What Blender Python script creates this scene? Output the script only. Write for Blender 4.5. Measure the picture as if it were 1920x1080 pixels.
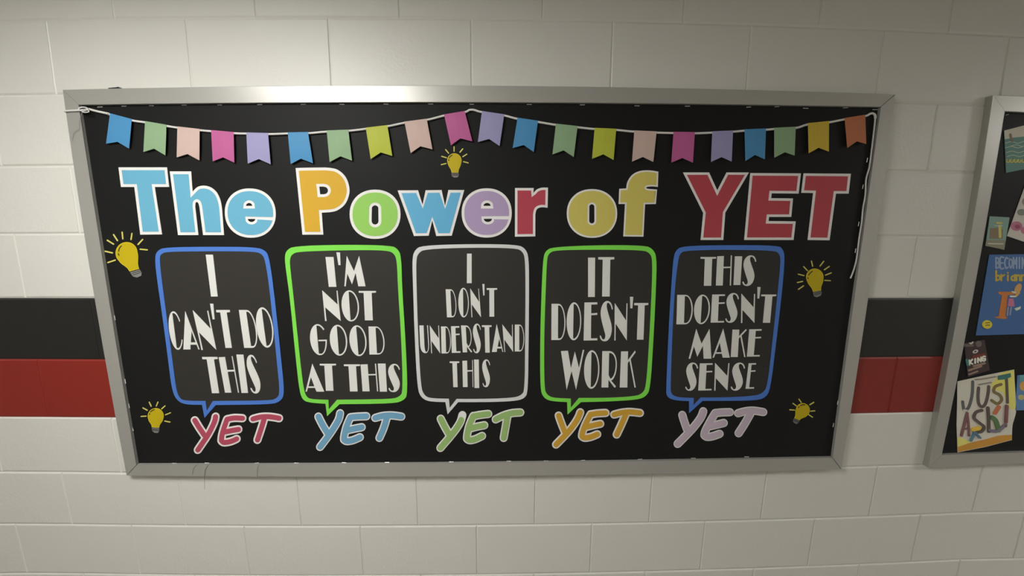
import bpy, bmesh, math, random
import numpy as np
from mathutils import Vector, Matrix
from mathutils.geometry import tessellate_polygon
random.seed(7)
scene = bpy.context.scene
for o in list(bpy.data.objects): bpy.data.objects.remove(o)
col = scene.collection

# ------------------------------------------------------------------ camera
Z0 = 2.2352                      # height of the top of the boards above the floor (11 block courses)
CX, CY, CZ = 1.31742, -1.25307, Z0 - 0.37191
YAW, PITCH, ROLL, FPX = -0.017619, -0.162569, 0.0023386, 737.352
def basis():
    r = Vector((math.cos(YAW), math.sin(YAW), 0)); f = Vector((-math.sin(YAW), math.cos(YAW), 0)); u = Vector((0, 0, 1))
    cp, sp = math.cos(PITCH), math.sin(PITCH)
    f, u = f*cp + u*sp, u*cp - f*sp
    cr, sr = math.cos(ROLL), math.sin(ROLL)
    r, u = r*cr + u*sr, u*cr - r*sr
    return r, u, f
CR, CU, CF = basis()
cam = bpy.data.objects.new('camera', bpy.data.cameras.new('camera')); col.objects.link(cam)
cam.matrix_world = Matrix(((CR.x, CU.x, -CF.x, CX), (CR.y, CU.y, -CF.y, CY), (CR.z, CU.z, -CF.z, CZ), (0, 0, 0, 1)))
cam.data.sensor_width = 36.0; cam.data.lens = FPX/1920*36.0
cam.data.clip_start = 0.01; cam.data.clip_end = 100
scene.camera = cam

# ------------------------------------------------------------------ world, exposure, ceiling lamps
scene.view_settings.view_transform = 'Standard'; scene.view_settings.look = 'None'
scene.view_settings.gamma = 1.0; scene.view_settings.use_curve_mapping = False
scene.view_settings.exposure = 0.0
CEIL = Z0 + 0.4064
world = bpy.data.worlds.new('world'); scene.world = world; world.use_nodes = True
world.node_tree.nodes['Background'].inputs[0].default_value = (0.9, 0.95, 1.0, 1)
world.node_tree.nodes['Background'].inputs[1].default_value = 0.05
LAMPS = [(0.42, -1.14, 37.5), (-3.4, -1.22, 19.0), (5.2, -1.3, 41.0)]   # x, y, emission strength of the diffuser; side lamps added for ambient light
LAMP_COL = (1.0, 0.993, 0.955)

def P(px, py, Y):
    """the point at depth Y (in front of the wall plane) seen at photo pixel px, py"""
    d = CF + CR*((px-960)/FPX) - CU*((py-540)/FPX)
    t = (Y - CY)/d.y
    return Vector((CX + d.x*t, Y, CZ + d.z*t))

# ------------------------------------------------------------------ materials
def s2l(c): c = c/255.0; return c/12.92 if c <= 0.04045 else ((c+0.055)/1.055)**2.4
def alb(r, g, b, wall):
    """paint colour of something that the photo shows as r,g,b where the white wall shows as grey level 'wall'"""
    w = (s2l(wall), s2l(wall*0.993), s2l(wall*0.975))
    return tuple(min(0.9, s2l(c)/k*0.52) for c, k in zip((r, g, b), w))
MATS = {}
def mat(name, color, rough=0.6, spec=0.3, metal=0.0, bump=0.0, bscale=60.0, var=0.0, bdist=0.001, detail=4.0, emit=None, aniso=0.0):
    if name in MATS: return MATS[name]
    m = bpy.data.materials.new(name); m.use_nodes = True; nt = m.node_tree; b = nt.nodes['Principled BSDF']
    b.inputs['Base Color'].default_value = (*color, 1); b.inputs['Roughness'].default_value = rough
    b.inputs['Specular IOR Level'].default_value = spec; b.inputs['Metallic'].default_value = metal
    if aniso: b.inputs['Anisotropic'].default_value = aniso
    tc = nt.nodes.new('ShaderNodeTexCoord')
    n = nt.nodes.new('ShaderNodeTexNoise'); n.inputs['Scale'].default_value = bscale; n.inputs['Detail'].default_value = detail
    nt.links.new(tc.outputs['Object'], n.inputs['Vector'])
    if bump:
        bp = nt.nodes.new('ShaderNodeBump'); bp.inputs['Strength'].default_value = bump; bp.inputs['Distance'].default_value = bdist
        nt.links.new(n.outputs['Fac'], bp.inputs['Height']); nt.links.new(bp.outputs['Normal'], b.inputs['Normal'])
    if var:
        n2 = nt.nodes.new('ShaderNodeTexNoise'); n2.inputs['Scale'].default_value = 5.0; n2.inputs['Detail'].default_value = 3.0
        nt.links.new(tc.outputs['Object'], n2.inputs['Vector'])
        mx = nt.nodes.new('ShaderNodeMix'); mx.data_type = 'RGBA'
        mx.inputs[6].default_value = (*[c*(1-var) for c in color], 1); mx.inputs[7].default_value = (*[min(1, c*(1+var)) for c in color], 1)
        nt.links.new(n2.outputs['Fac'], mx.inputs[0]); nt.links.new(mx.outputs[2], b.inputs['Base Color'])
    if emit:
        b.inputs['Emission Color'].default_value = (*LAMP_COL, 1); b.inputs['Emission Strength'].default_value = emit
    MATS[name] = m
    return m
def wall_paint(name, color, rough):
    """glossy paint over concrete block: fine pits and a rougher patch here and there"""
    m = bpy.data.materials.new(name); m.use_nodes = True; nt = m.node_tree; b = nt.nodes['Principled BSDF']
    b.inputs['Base Color'].default_value = (*color, 1); b.inputs['Roughness'].default_value = rough; b.inputs['Specular IOR Level'].default_value = 0.45
    g = nt.nodes.new('ShaderNodeNewGeometry')
    fine = nt.nodes.new('ShaderNodeTexNoise'); fine.inputs['Scale'].default_value = 130; fine.inputs['Detail'].default_value = 3
    patch = nt.nodes.new('ShaderNodeTexNoise'); patch.inputs['Scale'].default_value = 4.0; patch.inputs['Detail'].default_value = 2
    soft = nt.nodes.new('ShaderNodeTexNoise'); soft.inputs['Scale'].default_value = 18; soft.inputs['Detail'].default_value = 2
    for n in (fine, patch, soft): nt.links.new(g.outputs['Position'], n.inputs['Vector'])
    rmp = nt.nodes.new('ShaderNodeMapRange'); rmp.inputs[1].default_value = 0.45; rmp.inputs[2].default_value = 0.68
    rmp.inputs[3].default_value = 0.12; rmp.inputs[4].default_value = 1.0
    nt.links.new(patch.outputs['Fac'], rmp.inputs[0])
    mul = nt.nodes.new('ShaderNodeMath'); mul.operation = 'MULTIPLY'
    nt.links.new(fine.outputs['Fac'], mul.inputs[0]); nt.links.new(rmp.outputs[0], mul.inputs[1])
    add = nt.nodes.new('ShaderNodeMath'); add.operation = 'MULTIPLY_ADD'; add.inputs[1].default_value = 0.9
    nt.links.new(soft.outputs['Fac'], add.inputs[0]); nt.links.new(mul.outputs[0], add.inputs[2])
    bp = nt.nodes.new('ShaderNodeBump'); bp.inputs['Strength'].default_value = 0.6; bp.inputs['Distance'].default_value = 0.0016
    nt.links.new(add.outputs[0], bp.inputs['Height']); nt.links.new(bp.outputs['Normal'], b.inputs['Normal'])
    MATS[name] = m
    return m
W_WHITE = wall_paint('white_block_paint', (0.71, 0.695, 0.645), 0.42)
W_BLACK = wall_paint('black_block_paint', (0.013, 0.0125, 0.011), 0.5)
W_RED = wall_paint('red_block_paint', (0.25, 0.019, 0.011), 0.5)
ALU = mat('brushed_aluminium', (0.47, 0.46, 0.43), 0.36, 0.4, 0.42, bump=0.08, bscale=300, bdist=0.0003)
ALU_SIDE = mat('frame_side_metal', (0.44, 0.44, 0.40), 0.42, 0.4, 0.6)
BLACKPAPER = mat('black_poster_paper', (0.0108, 0.0108, 0.0105), 0.55, 0.15, bump=0.15, bscale=14, bdist=0.004)
PANEL = mat('charcoal_card', (0.027, 0.0245, 0.021), 0.6, 0.35, bump=0.12, bscale=11, bdist=0.004)
WHITECARD = mat('white_card', (0.80, 0.78, 0.76), 0.5, 0.3, bump=0.1, bscale=40)
LETTERWHITE = mat('matt_white_card', (0.735, 0.73, 0.70), 0.55, 0.3, bump=0.1, bscale=40)
def card(name, r, g, b, wall, **k): return mat(name, alb(r, g, b, wall), 0.55, 0.28, bump=0.1, bscale=30, **k)

# ------------------------------------------------------------------ helpers
def tag(o, label=None, cat=None, group=None, kind=None):
    if label: o['label'] = label
    if cat: o['category'] = cat
    if group: o['group'] = group
    if kind: o['kind'] = kind
    return o
def wloc(o):
    v = Vector((0, 0, 0))
    while o is not None: v += o.location; o = o.parent
    return v
def root(name, loc, label, cat, group=None):
    o = bpy.data.objects.new(name, None); col.objects.link(o); o.location = loc; o.empty_display_size = 0.03
    return tag(o, label, cat, group)
def mk(name, verts, faces, m, parent=None, origin=None, smooth=False, mats=None, fm=None):
    off = wloc(parent) if parent is not None else (Vector(origin) if origin is not None else Vector(verts[0]))
    me = bpy.data.meshes.new(name)
    me.from_pydata([tuple(Vector(v)-off) for v in verts], [], faces); me.update()
    for mm in (mats or [m]): me.materials.append(mm)
    if fm:
        for p, i in zip(me.polygons, fm): p.material_index = i
    if smooth:
        for p in me.polygons: p.use_smooth = True
    o = bpy.data.objects.new(name, me); col.objects.link(o)
    if parent is not None: o.parent = parent
    else: o.location = off
    return o
def area2(l): return sum(l[i][0]*l[(i+1) % len(l)][1]-l[(i+1) % len(l)][0]*l[i][1] for i in range(len(l)))
def slab(polys, Yf, Yb, step=0.00012):
    """polys: list of (outer loop, [holes]) in photo pixels -> closed plates between depth Yf (front) and Yb"""
    V, F = [], []
    for k, (outer, holes) in enumerate(polys):
        yf = Yf - step*k
        loops = [outer]+list(holes)
        pts = [[P(x, y, yf) for x, y in l] for l in loops]
        base = len(V); flat = []
        for l in pts: flat += l
        n = len(flat)
        V += flat + [Vector((p.x, Yb, p.z)) for p in flat]
        for t in tessellate_polygon([[Vector((p.x, p.z, 0)) for p in l] for l in pts]):
            a, b, c = t
            nrm = (flat[b]-flat[a]).cross(flat[c]-flat[a])
            if nrm.y > 0: a, c = c, a
            F.append((base+a, base+b, base+c)); F.append((base+n+c, base+n+b, base+n+a))
        s = 0
        for l in pts:
            m_ = len(l)
            for i in range(m_):
                j = (i+1) % m_
                F.append((base+s+i, base+s+j, base+n+s+j, base+n+s+i))
            s += m_
    return V, F
def plate(name, polys, Yf, Yb, m, parent=None, origin=None, step=0.00012):
    V, F = slab(polys, Yf, Yb, step)
    return mk(name, V, F, m, parent, origin)
def chaikin(l, n=2):
    """round a closed loop; a point written (x, y, 1) stays sharp"""
    l = [(p[0], p[1], p[2] if len(p) > 2 else 0) for p in l]
    for _ in range(n):
        o = []
        for i in range(len(l)):
            a, b, c = l[i-1], l[i], l[(i+1) % len(l)]
            if b[2]: o.append(b)
            else:
                o.append((b[0]*.75+a[0]*.25, b[1]*.75+a[1]*.25, 0)); o.append((b[0]*.75+c[0]*.25, b[1]*.75+c[1]*.25, 0))
        l = o
    return [(p[0], p[1]) for p in l]
def catmull(pts, closed=False, n=6):
    o = []; N = len(pts)
    g = (lambda i: pts[i % N]) if closed else (lambda i: pts[max(0, min(N-1, i))])
    for i in range(N if closed else N-1):
        p0, p1, p2, p3 = g(i-1), g(i), g(i+1), g(i+2)
        for k in range(n):
            t = k/n
            o.append(tuple(.5*(2*b+(c-a)*t+(2*a-5*b+4*c-d)*t*t+(3*b-a-3*c+d)*t**3) for a, b, c, d in zip(p0, p1, p2, p3)))
    if not closed: o.append(tuple(pts[-1]))
    return o
def offset(l, d):
    """inward for d > 0, whatever the winding"""
    s = 1 if area2(l) > 0 else -1
    l2 = []
    for i, p in enumerate(l):                                   # drop doubled points
        q = l[i-1]
        if math.hypot(p[0]-q[0], p[1]-q[1]) > 0.05: l2.append(p)
    l = l2; N = len(l); o = []
    for i in range(N):
        a, b, c = l[i-1], l[i], l[(i+1) % N]
        e1 = (b[0]-a[0], b[1]-a[1]); e2 = (c[0]-b[0], c[1]-b[1])
        m1 = math.hypot(*e1); m2 = math.hypot(*e2)
        n1 = (-e1[1]/m1*s, e1[0]/m1*s); n2 = (-e2[1]/m2*s, e2[0]/m2*s)
        k = 1+n1[0]*n2[0]+n1[1]*n2[1]
        k = max(k, 0.35)
        o.append((b[0]+d*(n1[0]+n2[0])/k, b[1]+d*(n1[1]+n2[1])/k))
    return o
def cr(l, ox, oy, s): return [(ox+p[0]/s, oy+p[1]/s, *p[2:]) for p in l]
def stroke(pts, r, n=5):
    """a round-ended band along a centre line, as one loop"""
    c = catmull(pts, False, n) if len(pts) > 2 else list(pts)
    L, R = [], []
    N = len(c)
    for i in range(N):
        a, b = c[max(0, i-1)], c[min(N-1, i+1)]
        t = (b[0]-a[0], b[1]-a[1]); m_ = math.hypot(*t) or 1; t = (t[0]/m_, t[1]/m_)
        L.append((c[i][0]-t[1]*r, c[i][1]+t[0]*r)); R.append((c[i][0]+t[1]*r, c[i][1]-t[0]*r))
        if i == 0: t0 = t
        t1 = t
    def cap(ctr, t, s0):
        a0 = math.atan2(s0*t[0], -s0*t[1])
        return [(ctr[0]+r*math.cos(a0-math.pi*k/6), ctr[1]+r*math.sin(a0-math.pi*k/6)) for k in range(1, 6)]
    return L + cap(c[-1], t1, 1) + R[::-1] + cap(c[0], t0, -1)
def capsules(pts, r, n=3):
    """the same band as a chain of convex round-ended pieces (for sharp bends)"""
    c = catmull(pts, False, n) if len(pts) > 2 else list(pts)
    return [(stroke([c[i], c[i+1]], r), []) for i in range(len(c)-1)]
def tube(pts, r, seg=6):
    """tube along 3D points"""
    V, F = [], []
    N = len(pts)
    for i, p in enumerate(pts):
        t = (pts[min(N-1, i+1)]-pts[max(0, i-1)]).normalized()
        a = t.cross(Vector((0, 1, 0)))
        if a.length < 1e-4: a = t.cross(Vector((1, 0, 0)))
        a.normalize(); b = t.cross(a)
        for k in range(seg):
            w = 2*math.pi*k/seg
            V.append(p + a*(r*math.cos(w)) + b*(r*math.sin(w)))
    for i in range(N-1):
        for k in range(seg):
            j = (k+1) % seg
            F.append((i*seg+k, i*seg+j, (i+1)*seg+j, (i+1)*seg+k))
    F.append(tuple(range(seg))[::-1]); F.append(tuple((N-1)*seg+k for k in range(seg)))
    return V, F
def box(x0, x1, y0, y1, z0, z1):
    V = [(x, y, z) for x in (x0, x1) for y in (y0, y1) for z in (z0, z1)]
    return V, [(0, 1, 3, 2), (4, 6, 7, 5), (0, 4, 5, 1), (2, 3, 7, 6), (0, 2, 6, 4), (1, 5, 7, 3)]

# ------------------------------------------------------------------ the wall of painted concrete blocks
MOD, CRS = 0.4064, 0.2032
Q1 = (1.30382607, -1.39761019, -0.315692436, -0.024941402, -0.184267514, 0.00508028164, 848.758123, -0.0251615527)
def lensed(u, v):
    """measured place of a block joint on this wall (courses are laid by hand, a few mm off the ruler)"""
    cx, cy, cz, yaw, pitch, roll, f, k = Q1
    r = Vector((math.cos(yaw), math.sin(yaw), 0)); fw = Vector((-math.sin(yaw), math.cos(yaw), 0)); up = Vector((0, 0, 1))
    cp, sp = math.cos(pitch), math.sin(pitch); fw, up = fw*cp+up*sp, up*cp-fw*sp
    c_, s_ = math.cos(roll), math.sin(roll); r, up = r*c_+up*s_, up*c_-r*s_
    d = Vector((u*MOD-cx, -cy, -v*CRS-cz)); w = d.dot(fw); a = d.dot(r)/w; b = d.dot(up)/w; s = 1+k*(a*a+b*b)
    p = P(960+f*a*s, 540-f*b*s, 0.0)
    return p.x-u*MOD, p.z-(Z0-v*CRS)
def joint(u, v):
    dx, dz = lensed(max(-0.8, min(7.6, u)), max(-1.3, min(8.3, v)))
    if u == 0 and v >= 1: dx += 0.008                            # this perpend sits a little nearer the board
    return Vector((u*MOD+dx, 0, Z0-v*CRS+dz))
UA, UB, VA, VB = -5, 14, -2, 11
def rowmat(v): return 1 if v == 3 else (2 if v == 4 else 0)
V, F, FM = [], [], []
for v in range(VA, VB):                                          # mortar bed behind, painted with its course
    us = [UA+0.5*i for i in range(-20, int((UB-UA)*2)+21)]
    s = len(V)
    for u in us:
        a, b = joint(u, v), joint(u, v+1)
        V += [(a.x, 0.0025, a.z), (b.x, 0.0025, b.z)]
    for i in range(len(us)-1):
        F.append((s+2*i, s+2*i+1, s+2*i+3, s+2*i+2)); FM.append(rowmat(v))
s = len(V)
bv, bf = box((UA-10)*MOD, (UB+10)*MOD, 0.02, 0.2, 0.0, CEIL)
V += bv; F += [tuple(s+i for i in f) for f in bf]; FM += [0]*6
wall = mk('wall_back', V, F, None, None, (0, 0, 0), mats=[W_WHITE, W_BLACK, W_RED], fm=FM); tag(wall, kind='structure')
G, CH = 0.0009, 0.0050
blk_mats = [W_WHITE, W_BLACK, W_RED]
for v in range(VA, VB):
    h = 0.5 if v % 2 == 0 else 0.0
    us = [UA+h+i for i in range(UB-UA+1)]
    if h: us = [UA]+us
    for i in range(len(us)-1):
        u0, u1 = us[i], min(UB, us[i+1])
        if u1 <= u0: continue
        um = (u0+u1)/2
        ring = [joint(u0, v), joint(um, v), joint(u1, v), joint(u1, v+1), joint(um, v+1), joint(u0, v+1)]
        jit = [random.uniform(-0.0004, 0.0004) for _ in range(2)]
        def inset(g, y):
            gx = min(g, 0.0034); o = []
            for k, p in enumerate(ring):
                sx = (1, 0, -1, -1, 0, 1)[k]*gx; sz = (-1, -1, -1, 1, 1, 1)[k]*g
                o.append((p.x+sx+jit[0], y, p.z+sz+jit[1]))
            return o
        vv = inset(G, 0.0026)+inset(G+0.0022, 0.0012)+inset(G+CH, 0.0)
        ff = [(12, 17, 16, 15, 14, 13)]
        for l in (0, 6):
            for k in range(6):
                j = (k+1) % 6; ff.append((l+k, l+6+k, l+6+j, l+j))
        mk('block', vv, ff, blk_mats[rowmat(v)], wall)

def struct(name, b, m):
    o = mk(name, *box(*b), m, None, ((b[0]+b[1])/2, (b[2]+b[3])/2, b[4])); tag(o, kind='structure'); return o
FLOORM = mat('floor_tile', (0.33, 0.31, 0.28), 0.35, 0.4, var=0.1)
CEILM = mat('ceiling_tile', (0.75, 0.74, 0.70), 0.8, 0.2, bump=0.3, bscale=80)
PLAINWALL = mat('pale_wall_paint', (0.66, 0.64, 0.59), 0.6, 0.3, bump=0.1)
XA, XB, YF = (UA-10)*MOD, (UB+10)*MOD, -2.7
struct('floor', (XA, XB, YF-0.1, 0.2, -0.1, 0.0), FLOORM)
struct('ceiling', (XA, XB, YF-0.1, 0.2, CEIL, CEIL+0.1), CEILM)
struct('wall_front', (XA, XB, YF-0.2, YF-0.1, 0.0, CEIL), PLAINWALL)
struct('wall_left', (XA-0.1, XA, YF-0.2, 0.2, 0.0, CEIL), PLAINWALL)
struct('wall_right', (XB, XB+0.1, YF-0.2, 0.2, 0.0, CEIL), PLAINWALL)

for i, (lx, ly, st) in enumerate(LAMPS):
    lab = ('bright recessed ceiling light above the left end of the big board',
           'unseen ceiling light added at the far left to lift the ambient light',
           'unseen ceiling light added at the far right to brighten that side')[i]
    t = root('ceiling_light', (lx, ly, CEIL-0.03), lab, 'ceiling light', 'lights along the corridor ceiling')
    V, F = [], []
    for b in ((lx-.32, lx-.295, ly-.32, ly+.32), (lx+.295, lx+.32, ly-.32, ly+.32), (lx-.295, lx+.295, ly-.32, ly-.295), (lx-.295, lx+.295, ly+.295, ly+.32)):
        s = len(V); bv, bf = box(b[0], b[1], b[2], b[3], CEIL-0.03, CEIL); V += bv; F += [tuple(s+k for k in f) for f in bf]
    mk('light_frame', V, F, mat('lamp_enamel', (0.7, 0.7, 0.7), 0.4), t)
    mk('diffuser', *box(lx-.295, lx+.295, ly-.295, ly+.295, CEIL-0.02, CEIL-0.004), mat('diffuser_%d' % i, (0.8, 0.8, 0.8), 0.5, emit=st), t)

# ------------------------------------------------------------------ bulletin boards
YF1, YP1 = -0.020, -0.010          # front of the aluminium frame, face of the black paper
def smooth_line(pts, axis, n=13):
    """cubic through measured points between its two end corners"""
    t = np.array([p[axis] for p in pts]); s = np.array([p[1-axis] for p in pts])
    t0, t1 = pts[0][axis], pts[-1][axis]
    w = np.ones(len(pts)); w[0] = w[-1] = 12
    c = np.polyfit((t-t0)/(t1-t0), s, 2, w=w)
    out = []
    for k in range(n):
        q = k/(n-1); a, b = t0+(t1-t0)*q, float(np.polyval(c, q))
        out.append((a, b) if axis == 0 else (b, a))
    out[0] = pts[0]; out[-1] = pts[-1]
    return out
def rail(outer, inner, yf, yp, parent, lip=0.0016):
    """one mitred length of frame: side, face, chamfered lip and inner return"""
    N = len(outer); V, F = [], []
    for k in range(N):
        o = P(*outer[k], yf); i = P(*inner[k], yf); d = (o-i); d.normalize()
        i2 = P(*inner[k], yf+0.002)
        rows = [Vector((o.x, -0.0005, o.z)), Vector((o.x, yf+0.0012, o.z)), o - d*0.0012, i + d*lip, i2, Vector((i2.x, yp+0.002, i2.z))]
        V += rows
    R = 6
    for k in range(N-1):
        for j in range(R-1):
            F.append((k*R+j, k*R+j+1, (k+1)*R+j+1, (k+1)*R+j))
        F.append((k*R+R-1, k*R, (k+1)*R, (k+1)*R+R-1))
    FM = []
    for k in range(N-1): FM += [1, 0, 0, 0, 0, 0]
    F.append(tuple(range(R))[::-1]); F.append(tuple((N-1)*R+j for j in range(R))); FM += [1, 1]
    me_o = mk('frame_rail', V, F, None, parent, mats=[ALU, ALU_SIDE], fm=FM)
    bm = bmesh.new(); bm.from_mesh(me_o.data); bmesh.ops.recalc_face_normals(bm, faces=bm.faces); bm.to_mesh(me_o.data); bm.free()
    return me_o
def shrink(l, a=0.35, b=None):
    """leave a hairline at the mitres"""
    l = list(l)
    for e, f, a in ((0, 1, a), (-1, -2, a if b is None else b)):
        x, y = l[e]; dx, dy = l[f][0]-x, l[f][1]-y; m_ = math.hypot(dx, dy); l[e] = (x+dx/m_*a, y+dy/m_*a)
    return l

cTL, cTR, cBR, cBL = (117, 168), (1679, 177), (1578, 880), (237, 892)
iTL, iTR, iBR, iBL = (148, 197), (1651, 201), (1561, 857.5), (256, 871)
oT = smooth_line([cTL, (210, 165), (340, 162.7), (480, 161.3), (640, 160.5), (800, 160.7), (960, 162), (1120, 163), (1280, 165), (1440, 168), (1560, 171), cTR], 0)
iT = smooth_line([iTL, (250, 195), (340, 193.7), (580, 192.3), (700, 192), (860, 192.3), (1020, 193), (1200, 194.5), (1380, 196.5), (1500, 198.6), iTR], 0)
oB = smooth_line([cBL, (400, 894.5), (560, 894.5), (760, 893.6), (960, 892), (1200, 889), (1440, 884), cBR], 0)
iB = smooth_line([iBL, (400, 870.8), (560, 870), (720, 869.5), (800, 869), (960, 867.3), (1080, 866), (1200, 864), (1320, 862), (1440, 860), iBR], 0)
oL = smooth_line([cTL, (120.5, 205), (137, 311), (145, 360), (157, 437), (174, 545), (197, 675), (205, 720), (216, 783), cBL], 1)
iL = smooth_line([iTL, (172.5, 360), (201, 540), (231, 720), (247, 800), iBL], 1)
oR = smooth_line([cTR, (1661, 330), (1628, 557), (1604, 720), (1596, 772), cBR], 1)
iR = smooth_line([iTR, (1633, 338), (1601, 557), (1579, 720), iBR], 1)
board = root('bulletin_board', P(898, 880, -0.01), 'wide black bulletin board in a silver frame, with bunting and speech bubbles', 'bulletin board')
rail(shrink(oT, .4, 1.3), shrink(iT, .4, 1.3), YF1, YP1, board); rail(shrink(oB, 1.2), shrink(iB, 1.2), YF1, YP1, board)
rail(oL, iL, YF1, YP1, board); rail(oR, iR, YF1, YP1, board)
loop = offset(iT[:-1]+iR[:-1]+iB[::-1][:-1]+iL[::-1][:-1], -9)
plate('backing_paper', [(loop, [])], YP1, -0.0005, BLACKPAPER, board)
tag(board.children[-1], 'black paper covering')
STEEL = mat('staple_steel', (0.85, 0.85, 0.84), 0.4, 0.5, 0.2)
STAP = [(187.5,200.5,9,-2),(232.5,199,9,-2),(284,198,8,0),(345,197,9,-3),(412,196.6,8,0),(487,196,9,-2),(568.7,195.6,9,-2),(641,195.6,9,2),(723.7,195.2,9,3),(807.5,195,9,0),
        (884.5,195.5,8,2),(992.5,195.8,9,0),(1092,196.5,9,0),(1194.5,198.3,9,2),(1289,199,9,0),(1404,200.8,8,-3),(1456.7,200,8,-3),(1511,203,9,3),(1585,202.2,9,-3),(1641,205.5,9,0),
        (157.5,239,8,82),(165.5,292,8,82),(175,347,8,82),(181.5,397,8,82),(187.5,432,8,60),(199.5,507,8,80),(215.3,596,8,80),(235,715,8,80),(242,761,8,80),(249,804,8,70),
        (327,868.5,8,0),(388,868,8,0),(481,868,8,-8),(556,868,8,0),(645,867.5,8,2),(726,867,8,0),(846,866,8,0),(954,864.5,8,0),(1024,864,8,0),(1093,863,8,-5),(1200,861,8,-5),(1300,859,8,0),(1400,856.5,8,0),
        (1626,300,8,-80),(1618,350,8,-80),(1610,420,8,-80),(1604,470,8,-80),(1594.5,588,8,-80),(1570.5,755,7,-80),(1562.5,797,7,-80)]
for x, y, L, a in STAP:
    dx, dy = math.cos(math.radians(a))*L/2, math.sin(math.radians(a))*L/2
    A, B = P(x-dx, y-dy, YP1-0.0007), P(x+dx, y+dy, YP1-0.0007)
    mk('staple', *tube([Vector((A.x, YP1+0.001, A.z)), A, A.lerp(B, .5), B, Vector((B.x, YP1+0.001, B.z))], 0.0010, 4), STEEL, board)

# ------------------------------------------------------------------ bunting
YS = -0.0155
FLAGC = {'blue': card('flag_blue', 84, 155, 203, 210), 'green': card('flag_sage', 155, 186, 142, 210), 'peach': card('flag_peach', 224, 194, 180, 212),
         'magenta': card('flag_magenta', 204, 104, 158, 210), 'lavender': card('flag_lavender', 168, 162, 202, 208), 'lime': card('flag_lime', 180, 186, 62, 192),
         'yellow': card('flag_yellow', 138, 118, 38, 132), 'orange': card('flag_orange', 128, 76, 50, 132)}
FL = [('blue',(100,140),[(425,290),(588,333),(568,555),(480,503),(395,518)]),('green',(100,140),[(688,348),(848,375),(840,605),(755,555),(675,580)]),
('peach',(100,140),[(930,388),(1097,407),(1095,643),(1005,595),(925,620)]),('magenta',(100,140),[(1183,415),(1352,430),(1357,660),(1272,620),(1195,650)]),
('lavender',(100,140),[(1447,433),(1610,437),(1630,672),(1540,633),(1458,667)]),('blue',(540,140),[(-2,432),(150,430),(187,665),(97,630),(20,670)]),
('green',(540,140),[(290,418),(452,412),(480,645),(393,612),(312,655)]),('lime',(540,140),[(583,397),(745,378),(782,610),(695,583),(620,633)]),
('peach',(540,140),[(873,352),(1040,330),(1083,560),(992,537),(920,588)]),('magenta',(540,140),[(1170,298),(1325,272),(1382,500),(1292,478),(1222,530)]),
('lavender',(540,140),[(1455,272),(1622,297),(1587,535),(1508,482),(1424,505)]),('blue',(540,140),[(1722,322),(1875,345),(1843,580),(1768,528),(1685,550)]),
('green',(960,140),[(330,367),(492,385),(463,618),(387,568),(303,598)]),('lime',(960,140),[(620,398),(782,405),(762,640),(685,597),(600,632)]),
('peach',(960,140),[(918,418),(1085,425),(1060,655),(982,617),(900,652)]),('magenta',(960,140),[(1212,428),(1372,430),(1357,660),(1278,625),(1195,660)]),
('lavender',(960,140),[(1503,425),(1658,418),(1648,652),(1572,618),(1492,655)]),('blue',(960,140),[(1745,410),(1905,403),(1897,635),(1823,602),(1750,648)]),
('green',(1380,140),[(287,398),(448,390),(440,607),(367,582),(287,623)]),('yellow',(1380,140),[(540,363),(698,347),(697,577),(620,548),(545,590)]),
('orange',(1380,140),[(815,325),(970,300),(977,520),(908,500),(835,550)])]
bunting = root('bunting', P(884, 205, YS), 'string of small swallow-tailed paper flags in pastel colours across the top of the black board', 'bunting')
YARN = mat('white_ribbon', (0.72, 0.70, 0.68), 0.7, 0.2, bump=0.4, bscale=300, bdist=0.0006)
sp = [(166,204.5),(185,209.5),(204,213.5)]
for c, (ox, oy), q in FL:
    q = cr(q, ox, oy, 4.0)
    sp += [(q[0][0], q[0][1]+2.6), (q[1][0], q[1][1]+2.6)]
    if c == 'magenta' and 830 < q[0][0] < 840: sp += [(880, 206.5), (889, 206.3)]
sp += [(1630,214),(1636,212.5),(1640.5,216),(1641,222)]
spc = catmull(sp, False, 4)
V, F = tube([P(x, y, YS+0.0005) for x, y in spc], 0.0033, 6)
mk('string', V, F, YARN, bunting, smooth=True)
tail = catmull([(1641,222),(1639,242),(1634,284),(1630,313),(1624,336),(1622.5,365),(1618,391),(1615.6,417),(1611,446),(1606,485),(1601,505),(1594.6,522)], False, 4)
V, F = tube([P(x, y, YS) for x, y in tail], 0.0022, 6)
mk('string_tail', V, F, YARN, bunting, smooth=True)
wrap = [P(166,204.5,YS), P(158,206,YF1-0.003), P(150,207,YF1-0.0035), P(136,207.5,YF1-0.003), P(122,208.5,YF1-0.003)]
e = wrap[-1]; wrap += [Vector((e.x-0.003, YF1+0.004, e.z)), Vector((e.x-0.003, -0.006, e.z))]
V, F = tube([Vector(v) for v in catmull([tuple(p) for p in wrap], False, 4)], 0.0028, 6)
V2, F2 = tube([P(156+8.5*math.cos(a), 204.5+3.6*math.sin(a), YF1-0.006) for a in [k*2*math.pi/14 for k in range(15)]], 0.0018, 6)
V3, F3 = tube([P(160+7*math.cos(a), 208+3.0*math.sin(a)+0.3*math.cos(a), YF1-0.0085) for a in [k*2*math.pi/14 for k in range(15)]], 0.0016, 6)
n1 = len(V); n2 = n1+len(V2)
mk('knot', V+V2+V3, F+[tuple(n1+i for i in f) for f in F2]+[tuple(n2+i for i in f) for f in F3], YARN, bunting, smooth=True)
V, F = tube([P(x, y, YF1-0.004) for x, y in catmull([(154,210),(151,219),(148,228),(147,238),(146,243),(138,247),(135,256),(134,264)], False, 3)], 0.0006, 4)
mk('loose_end', V, F, mat('grey_thread', (0.30, 0.29, 0.27), 0.7), bunting)
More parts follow.
